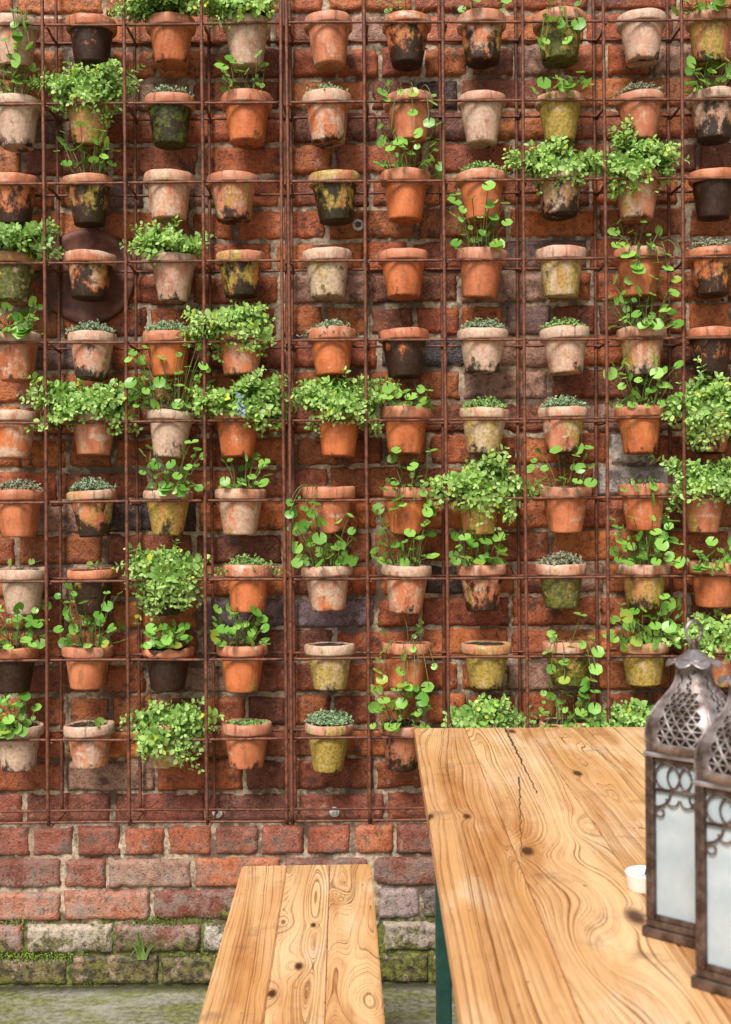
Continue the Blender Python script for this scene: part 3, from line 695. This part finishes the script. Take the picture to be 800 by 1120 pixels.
# moss cushions and grass at the foot of the wall
def moss():
    L = Leaves(); random.seed(5)
    spots = []
    for i in range(40):
        r = random.choice([1, 1, 1, 2, 2, 0, 0]); x = random.uniform(-1.15, 1.0)
        if random.random() < .22: x = random.uniform(-.99, -.80); r = 1
        spots.append((x, r*.0856+.002, random.uniform(.010, .040)))
    for x, z, w in spots:
        if vnoise(np.array([[x*6, 0, z*9]]), 1.0, 91)[0] < .42: continue
        for k in range(int(40+w*2200)):
            p = (x+random.gauss(0, w), WALL+.006-abs(random.gauss(0, .003)), z+random.gauss(0, .011))
            L.add(OV, OF, p, rv(1)+UP*.6+FRONT*.4, FRONT+UP+rv(.5), random.uniform(.0025, .006), lerp3((.05, .055, .010), (.27, .40, .02), random.random()*(1 if x < -.78 else .45)), 1.2)
    o = L.build('moss', LEAF_T, None); setp(o, kind='stuff')
moss()
def grass(px, py, n, hgt, label):
    random.seed(px); p = on(px, 1076, 0); p.y = WALL-.012
    z0 = at(px, py, WALL).z
    S = MB()
    for i in range(n):
        a = Vector((random.gauss(0, .008), 0, 0)); l = hgt*random.uniform(.5, 1.1); dx = random.gauss(0, .35)*l
        m = a + Vector((dx*.3, -.01, l*.75)); e = a + Vector((dx*1.5, -.035-random.random()*.03, l*random.uniform(.25, .9)))
        P = [bez(a, m, e, t/8) for t in range(9)]
        V = []; 
        for k, q in enumerate(P):
            w = .0022*(1-(k/8)**2)+.0002; V += [q+Vector((w, 0, 0)), q-Vector((w, 0, .0))]
        S.add(V, [[2*k, 2*k+1, 2*k+3, 2*k+2] for k in range(8)], lerp3((.10, .19, .03), (.25, .36, .08), random.random()))
    o = S.build('grass_tuft', LEAF_T); o.location = (p.x, p.y+.01, z0); setp(o, label, 'grass tuft')
grass(157, 1050, 16, .13, 'small tuft of grass growing from the mossy wall foot')

# ------------------------------------------------------------------ table and bench
def boards_mesh(bs, length, thick, seed):
    bm = bmesh.new(); rr = random.Random(seed)
    n = len(bs)-1
    for i in range(n):
        x0, x1 = bs[i]+.0006, bs[i+1]-.0006; e0 = rr.uniform(0, .0012)
        ch = .010
        poly = [(x0, -length), (x1, -length), (x1, -e0), (x0, -e0)]
        def corner(px, py, sx, sy): return [(px+sx*ch*(1-math.sin(a)), py+sy*ch*(1-math.cos(a))) for a in [k*PI/2/5 for k in range(6)]]
        pts = []
        if i == 0: pts += corner(x0, -length, 1, 1)[::-1] if False else [(x0, -length)]
        else: pts.append((x0, -length))
        pts.append((x1, -length))
        if i == n-1: pts += [(x1-ch*(1-math.cos(a)), -e0-ch*(1-math.sin(a))) for a in [k*PI/2/5 for k in range(6)]]
        else: pts.append((x1, -e0))
        if i == 0: pts += [(x0+ch*(1-math.sin(a)), -e0-ch*(1-math.cos(a))) for a in [k*PI/2/5 for k in range(6)]]
        else: pts.append((x0, -e0))
        # subdivide long sides for a natural slight waviness
        lo = [bm.verts.new((x, y, -thick)) for x, y in pts]; hi = [bm.verts.new((x, y, 0)) for x, y in pts]
        m = len(pts)
        bm.faces.new(lo[::-1]); top = bm.faces.new(hi)
        for k in range(m): bm.faces.new([lo[k], lo[(k+1) % m], hi[(k+1) % m], hi[k]])
        bm.normal_update()
        es = [e for e in top.edges]
        bmesh.ops.bevel(bm, geom=es, offset=.0012 if 0 < i < n-1 else .0020, segments=2, affect='EDGES', clamp_overlap=True)
    me = mesh_bm('boards', bm); return me
def metal_frame(root, y, x0, x1, h, name='leg'):
    for x in (x0, x1):
        bm = bmesh.new(); add_box(bm, (x, y, -.032-(h-.032)/2), (.032, .030, h-.032), .004); 
        o = link(name, mesh_bm(name, bm), GREEN, root)
    bm = bmesh.new(); add_box(bm, ((x0+x1)/2, y, -h*.55), (x1-x0-.034, .022, .022), .003); add_box(bm, ((x0+x1)/2, y, -.045), (x1-x0-.034, .022, .022), .003)
    link('crossbar', mesh_bm('crossbar', bm), GREEN, root)

TH = .75
pf = on(453, 796.5, TH); pn = on(506, 1120, TH)
yaw = math.atan2(pn.x-pf.x, pf.y-pn.y)       # direction of the left edge
root = setp(empty('wooden_table', (pf.x, pf.y, 0), yaw), 'long varnished pine table with strong grain and green metal legs', 'table')
W_T = .70
def tl(px, py):                              # local table coordinates
    p = on(px, py, TH) - Vector((pf.x, pf.y, TH)); p.rotate(Matrix.Rotation(-yaw, 3, 'Z')); return p
bs = [0, .118, .262, .395, .55, .70]
kn = [(470, 893, .018, .022, .007), (511, 893, .014, .014, .006), (577, 931, .020, .03, .008), (632, 846, .016, .02, .008), (655, 1040, .05, .045, 0), (607, 940, .05, .05, 0), (640, 905, .03, .03, 0), (695, 1003, .014, .012, .012), (560, 800, .012, .01, .010)]
knots = [(tl(a, b).x, tl(a, b).y, s, am, co) for a, b, s, am, co in kn]
WT = mat_wood('pine_table', bs[1:-1], [.20, .02, .33, .22, .63], knots, 88, [(*tl(a, b)[:2], *tl(c_, d)[:2], w_) for a, b, c_, d, w_ in [(553, 797, 588, 868, .0045), (568, 850, 571, 940, .0022), (640, 812, 690, 850, .0015), (705, 906, 684, 905, .002)]])
top = link('tabletop', boards_mesh(bs, 2.0, .028, 1), WT, root); top.location = (0, 0, TH)
fr = empty('tmp'); bpy.data.objects.remove(fr)
hh = bpy.data.objects.new
def legs_at(root, ys, x0, x1, H):
    for y in ys:
        for x in (x0, x1):
            bm = bmesh.new(); add_box(bm, (x, y, (H-.0285)/2), (.030, .034, H-.0285), .004)
            link('leg', mesh_bm('leg', bm), GREEN, root)
        bm = bmesh.new(); add_box(bm, ((x0+x1)/2, y, H-.06), (x1-x0-.034, .024, .024), .003); add_box(bm, ((x0+x1)/2, y, .22), (x1-x0-.034, .024, .024), .003)
        link('crossbar', mesh_bm('crossbar', bm), GREEN, root)
legs_at(root, (-.42, -1.62), .042, W_T-.042, TH)

BHT = .48
pl_, pr_, pnl, pnr = on(264, 949, BHT), on(406, 944, BHT), on(217, 1120, BHT), on(420, 1120, BHT)
yb = math.atan2(((pnl-pl_)+(pnr-pr_)).x, -((pnl-pl_)+(pnr-pr_)).y)
W_B = (pr_-pl_).length
broot = setp(empty('wooden_bench', (pl_.x, (pl_.y+pr_.y)/2, 0), yb), 'narrow varnished pine bench of three glued boards beside the table', 'bench')
def bl(px, py):
    p = on(px, py, BHT) - Vector((pl_.x, (pl_.y+pr_.y)/2, BHT)); p.rotate(Matrix.Rotation(-yb, 3, 'Z')); return p
bb = [0, bl(300, 1040).x, bl(358, 1040).x, W_B]
kb = [(327, 1057, .022, .03, .0065), (298, 1087, .020, .028, .0065), (312, 1010, .022, .025, 0), (343, 1012, .012, .014, .005), (400, 1096, .035, .035, 0), (372, 985, .012, .014, 0)]
knb = [(bl(a, b).x, bl(a, b).y, s, am, co) for a, b, s, am, co in kb]
WB = mat_wood('pine_bench', bb[1:-1], [-.25, bb[1]+.06, bb[2]+.03], knb, 105)
seat = link('seat', boards_mesh(bb, 1.9, .028, 2), WB, broot); seat.location = (0, 0, BHT)
legs_at(broot, (-.40, -1.5), .04, W_B-.04, BHT)

# ------------------------------------------------------------------ lanterns and candle
def lantern(loc, rz, label, latch_side):
    root = setp(empty('lantern', loc, rz), label, 'lantern', 'pierced metal lanterns on the table')
    hs = .0400; zb, zt = .020, .211            # half side, bottom and top of the glazed body
    def cross(th, R, k=.5):                    # rounded square, R at the corners
        a = (th + PI/4) % (PI/2) - PI/4        # angle from the middle of a side
        sq = (R/math.sqrt(2))/math.cos(a)
        return sq*(1-k) + R*.93*k if k < 1 else R
    # base
    bm = bmesh.new()
    add_box(bm, (0, 0, .006), (2*hs+.012, 2*hs+.012, .012), .0015); add_box(bm, (0, 0, .0163), (2*hs+.004, 2*hs+.004, .008), .001)
    link('base', mesh_bm('base', bm), METAL, root)
    bm = bmesh.new()
    for sx in (-1, 1):
        for sy in (-1, 1): add_box(bm, (sx*(hs-.003), sy*(hs-.003), (zb+zt)/2+.0005), (.011, .011, zt-zb), .002)
    for k in range(4):
        R = Matrix.Rotation(k*PI/2, 3, 'Z')
        add_box(bm, R @ Vector((0, -hs+.0025, zb+.0035)), (2*hs-.018, .0045, .006), .0008, rot=R); add_box(bm, R @ Vector((0, -hs+.0025, zt-.0030)), (2*hs-.018, .0045, .006), .0008, rot=R)
    link('frame', mesh_bm('frame', bm), METAL, root)
    bm = bmesh.new()
    add_box(bm, (0, 0, zt+.0035), (2*hs+.008, 2*hs+.008, .006), .0018)
    link('top_plate', mesh_bm('top_plate', bm), TRIM, root)
    for k in range(4):
        R = Matrix.Rotation(k*PI/2, 3, 'Z')
        bm = bmesh.new(); add_box(bm, R @ Vector((0, -hs+.006, (zb+zt)/2)), (2*hs-.017, .002, zt-zb-.012), rot=R)
        g = link('glass_panel', mesh_bm('glass_panel', bm), GLASS, root)
        o = MB()
        def tb(P, r): V, Fs = tube([R @ Vector((x, -hs+.0015, z)) for x, z in P], r, 6); o.add(V, Fs)
        circ = lambda cx, cz, r, a0=0, a1=2*PI: [(cx+r*math.cos(a0+(a1-a0)*t/18), cz+r*math.sin(a0+(a1-a0)*t/18)) for t in range(19)]
        w = hs-.0095
        for cx in (-w*.5, w*.5): tb(circ(cx, zt-.006-w*.5, w*.5), .0012)
        tb(circ(0, zt-.006-w*.5, w*.5), .0012)
        tb([(-w, zt-.007-w), (w, zt-.007-w)], .0016)
        for s_ in (-1, 1):
            tb(circ(s_*w, zt-.008-w, w*.62, PI/2*(1 if s_ > 0 else 3), PI/2*(1 if s_ > 0 else 3)+PI/2), .0013) if False else None
            tb([(s_*w*(1-.62*math.sin(a)), zt-.008-w-w*.62*(1-math.cos(a)) if False else zt-.008-w-w*.62*math.cos(a)) for a in [t*PI/2/10 for t in range(11)]], .0013)
            tb(circ(s_*w*.82, zt-.011-w*1.72, w*.17), .0011)
            tb(circ(s_*w*.30, zt-.010-w*1.2, w*.26, PI, 2*PI), .0011)
        o.build('fretwork', METAL, g)
    # dome: pierced, four curved sides
    prof = [(.0585, zt+.0070), (.0605, zt+.023), (.0592, zt+.036), (.0545, zt+.048), (.0478, zt+.059), (.0392, zt+.068), (.0304, zt+.077), (.0242, zt+.086), (.0214, zt+.096), (.0210, zt+.105), (.0240, zt+.114)]
    def pr(v):
        x = v*(len(prof)-1); i = min(int(x), len(prof)-2); f = x-i
        return prof[i][0]+(prof[i+1][0]-prof[i][0])*f, prof[i][1]+(prof[i+1][1]-prof[i][1])*f
    bm = bmesh.new(); NU, NV = 24, 15
    G = [[None]*NU for _ in range(NV+1)]
    for j in range(NV+1):
        Rr, z = pr(j/NV)
        for i in range(NU):
            th = (i + (.5 if j % 2 else 0))/NU*2*PI
            q = cross(th, Rr, .45+.35*j/NV); G[j][i] = bm.verts.new((q*math.cos(th), q*math.sin(th), z))
    fs = []
    for j in range(NV):
        for i in range(NU):
            i2 = (i+1) % NU
            if j % 2 == 0: tr = [(G[j][i], G[j][i2], G[j+1][i]), (G[j][i2], G[j+1][i2], G[j+1][i])]
            else: tr = [(G[j][i], G[j][i2], G[j+1][i2]), (G[j][i], G[j+1][i2], G[j+1][i])]
            for t3 in tr:
                f = bm.faces.new(t3)
                th = (i+.5)/NU*2*PI; rid = abs(((th) % (PI/2)) - PI/4)
                if 1 <= j <= NV-4 and rid > .16 and not (j >= 9 and i % 2): fs.append(f)
                elif j in (NV-3,) and i % 4 == 1: fs.append(f)
    rr = random.Random(3)
    for f in fs:
        vs = list(f.verts); cc = f.calc_center_median(); k_ = .76
        bm.faces.remove(f)
        # a six sided hole with curved sides inside each triangle
        ring = []
        for i in range(3):
            a, b = vs[i].co, vs[(i+1) % 3].co
            ring.append(bm.verts.new(cc.lerp(a, k_))); ring.append(bm.verts.new(cc.lerp((a+b)/2, k_*1.02)))
        for i in range(3):
            a, b = vs[i], vs[(i+1) % 3]; p, q, r2 = ring[2*i], ring[2*i+1], ring[(2*i+2) % 6]
            bm.faces.new((a, b, q)); bm.faces.new((a, q, p)); bm.faces.new((b, r2, q))
    bmesh.ops.recalc_face_normals(bm, faces=bm.faces)
    d = link('dome', mesh_bm('dome', bm, True), DOME, root)
    sm = d.modifiers.new('thick', 'SOLIDIFY'); sm.thickness = .0014; sm.offset = 0
    V, Fs = [], []
    for j in range(NV+1):
        Rr, z = pr(j/NV)
        for i in range(NU):
            th = i/NU*2*PI; q = cross(th, Rr, .45+.35*j/NV)-.0035; V.append((q*math.cos(th), q*math.sin(th), z))
    for j in range(NV):
        for i in range(NU): i2 = (i+1) % NU; Fs.append([j*NU+i, j*NU+i2, (j+1)*NU+i2, (j+1)*NU+i])
    link('shade_shell', mesh_np('shade_shell', np.array(V), Fs), INNER_SHADE, d)  # added dark inner shell, so the piercings look shaded inside
    rd = MB()
    for k in range(4):
        th = PI/4 + k*PI/2
        P = []
        for j in range(25):
            Rr, z = pr(j/24); q = cross(th, Rr, .45+.35*j/24)+.0004; P.append((q*math.cos(th), q*math.sin(th), z))
        V, Fs = tube(P, .0013, 6); rd.add(V, Fs)
    rd.build('rib', DOME, d)
    zc = zt+.111
    V, Fs = [], []; NA = 96
    for j in range(11):
        t = j/10; 
        for i in range(NA):
            a = 2*PI*i/NA; lob = abs(math.cos(a*4))
            rr = .004 + (.0240+.0055*lob**.7)*t; z = zc+.0160*(1-t)**1.5 - .001 + .0065*t**1.6*(.45-lob)
            V.append((rr*math.cos(a), rr*math.sin(a), z))
    for j in range(10):
        for i in range(NA): i2 = (i+1) % NA; Fs.append([j*NA+i, (j+1)*NA+i, (j+1)*NA+i2, j*NA+i2])
    cp = link('cap', mesh_np('cap', np.array(V), Fs), TRIM, root); sm = cp.modifiers.new('thick', 'SOLIDIFY'); sm.thickness = .0012
    V, Fs = lathe([(.0055, zc+.012), (.0055, zc+.018), (.0042, zc+.020), (.0050, zc+.023), (.0030, zc+.026), (0, zc+.0265)], 20)
    link('finial', mesh_np('finial', np.array(V), Fs), METAL, root)
    a0 = -rz + .35
    P = [(.0108*math.cos(t*2*PI/28)*math.cos(a0), .0108*math.cos(t*2*PI/28)*math.sin(a0), zc+.034+.0128*math.sin(t*2*PI/28)) for t in range(29)]
    V, Fs = tube(P, .0021, 8); m = MB(); m.add(V, Fs); m.build('hanging_ring', DOME, root)
    bm = bmesh.new(); add_box(bm, (latch_side*(hs+.010), latch_side*(hs-.006), .030), (.016, .003, .006), .001); add_box(bm, (latch_side*(hs+.018), latch_side*(hs-.006), .030), (.004, .005, .010), .001)
    link('latch', mesh_bm('latch', bm), TRIM, root)
def tab(px, py): return on(px, py, TH)
D1, D2 = 1.372, 1.222
X1 = unroll(760, 800)[0]*D1/F; X2 = unroll(821, 850)[0]*D2/F
lantern((X1, CY+D1, TH), math.radians(45+3), 'pierced metal lantern with frosted panes, farther from camera of the pair', 1)
lantern((X2, CY+D2, TH), math.radians(45+2), 'pierced metal lantern nearer the camera, partly out of frame', -1)
pc = on(706, 973, TH)
V, Fs = lathe([(0, 0), (.0215, 0), (.0235, .003), (.0255, .021), (.0262, .0225), (.0255, .024), (.0242, .0232), (.0235, .020), (0, .0195)], 40)
t = empty('tealight_candle', (pc.x, pc.y, TH)); setp(t, 'small white tealight on the table half hidden behind the lantern', 'candle')
link('cup', mesh_np('cup', np.array(V), Fs), WAX, t)
V, Fs = tube([(0, 0, .019), (.001, 0, .024), (.002, 0, .029)], .0009, 6); m = MB(); m.add(V, Fs, (.02, .015, .01)); m.build('wick', STEM, t)

# ------------------------------------------------------------------ light and camera
sc = bpy.context.scene
w = bpy.data.worlds.new('World'); sc.world = w; w.use_nodes = True
nt = w.node_tree; nt.nodes.clear()
out = nt.nodes.new('ShaderNodeOutputWorld'); bg = nt.nodes.new('ShaderNodeBackground'); sky = nt.nodes.new('ShaderNodeTexSky'); hs = nt.nodes.new('ShaderNodeHueSaturation')
sky.sky_type = 'NISHITA'; sky.sun_disc = False
EL, AZ = math.radians(47), math.radians(200)
sky.sun_elevation = EL; sky.sun_rotation = AZ; sky.air_density = 1.0; sky.dust_density = 3.0
hs.inputs['Saturation'].default_value = .28; bg.inputs[1].default_value = .125
nt.links.new(sky.outputs[0], hs.inputs['Color']); nt.links.new(hs.outputs[0], bg.inputs[0]); nt.links.new(bg.outputs[0], out.inputs[0])
ld = bpy.data.lights.new('sun', 'SUN'); ld.energy = 4.8; ld.angle = math.radians(20); ld.color = (1, .965, .91)
lo = bpy.data.objects.new('sun', ld); C.objects.link(lo)
sv = Vector((math.sin(AZ)*math.cos(EL), math.cos(AZ)*math.cos(EL), math.sin(EL)))
lo.rotation_euler = (-sv).to_track_quat('-Z', 'Y').to_euler(); lo.location = sv*6
cd = bpy.data.cameras.new('camera'); cam = bpy.data.objects.new('camera', cd); C.objects.link(cam)
cam.location = (0, CY, CH); cam.rotation_euler = (PI/2, ROLL, 0)
cd.sensor_fit = 'HORIZONTAL'; cd.sensor_width = 36; cd.lens = F/800*36; cd.clip_start = .05; cd.clip_end = 200
cd.dof.use_dof = True; cd.dof.focus_distance = 2.9; cd.dof.aperture_fstop = 11
sc.camera = cam
sc.view_settings.view_transform = 'Standard'; sc.view_settings.look = 'None'; sc.view_settings.exposure = 0
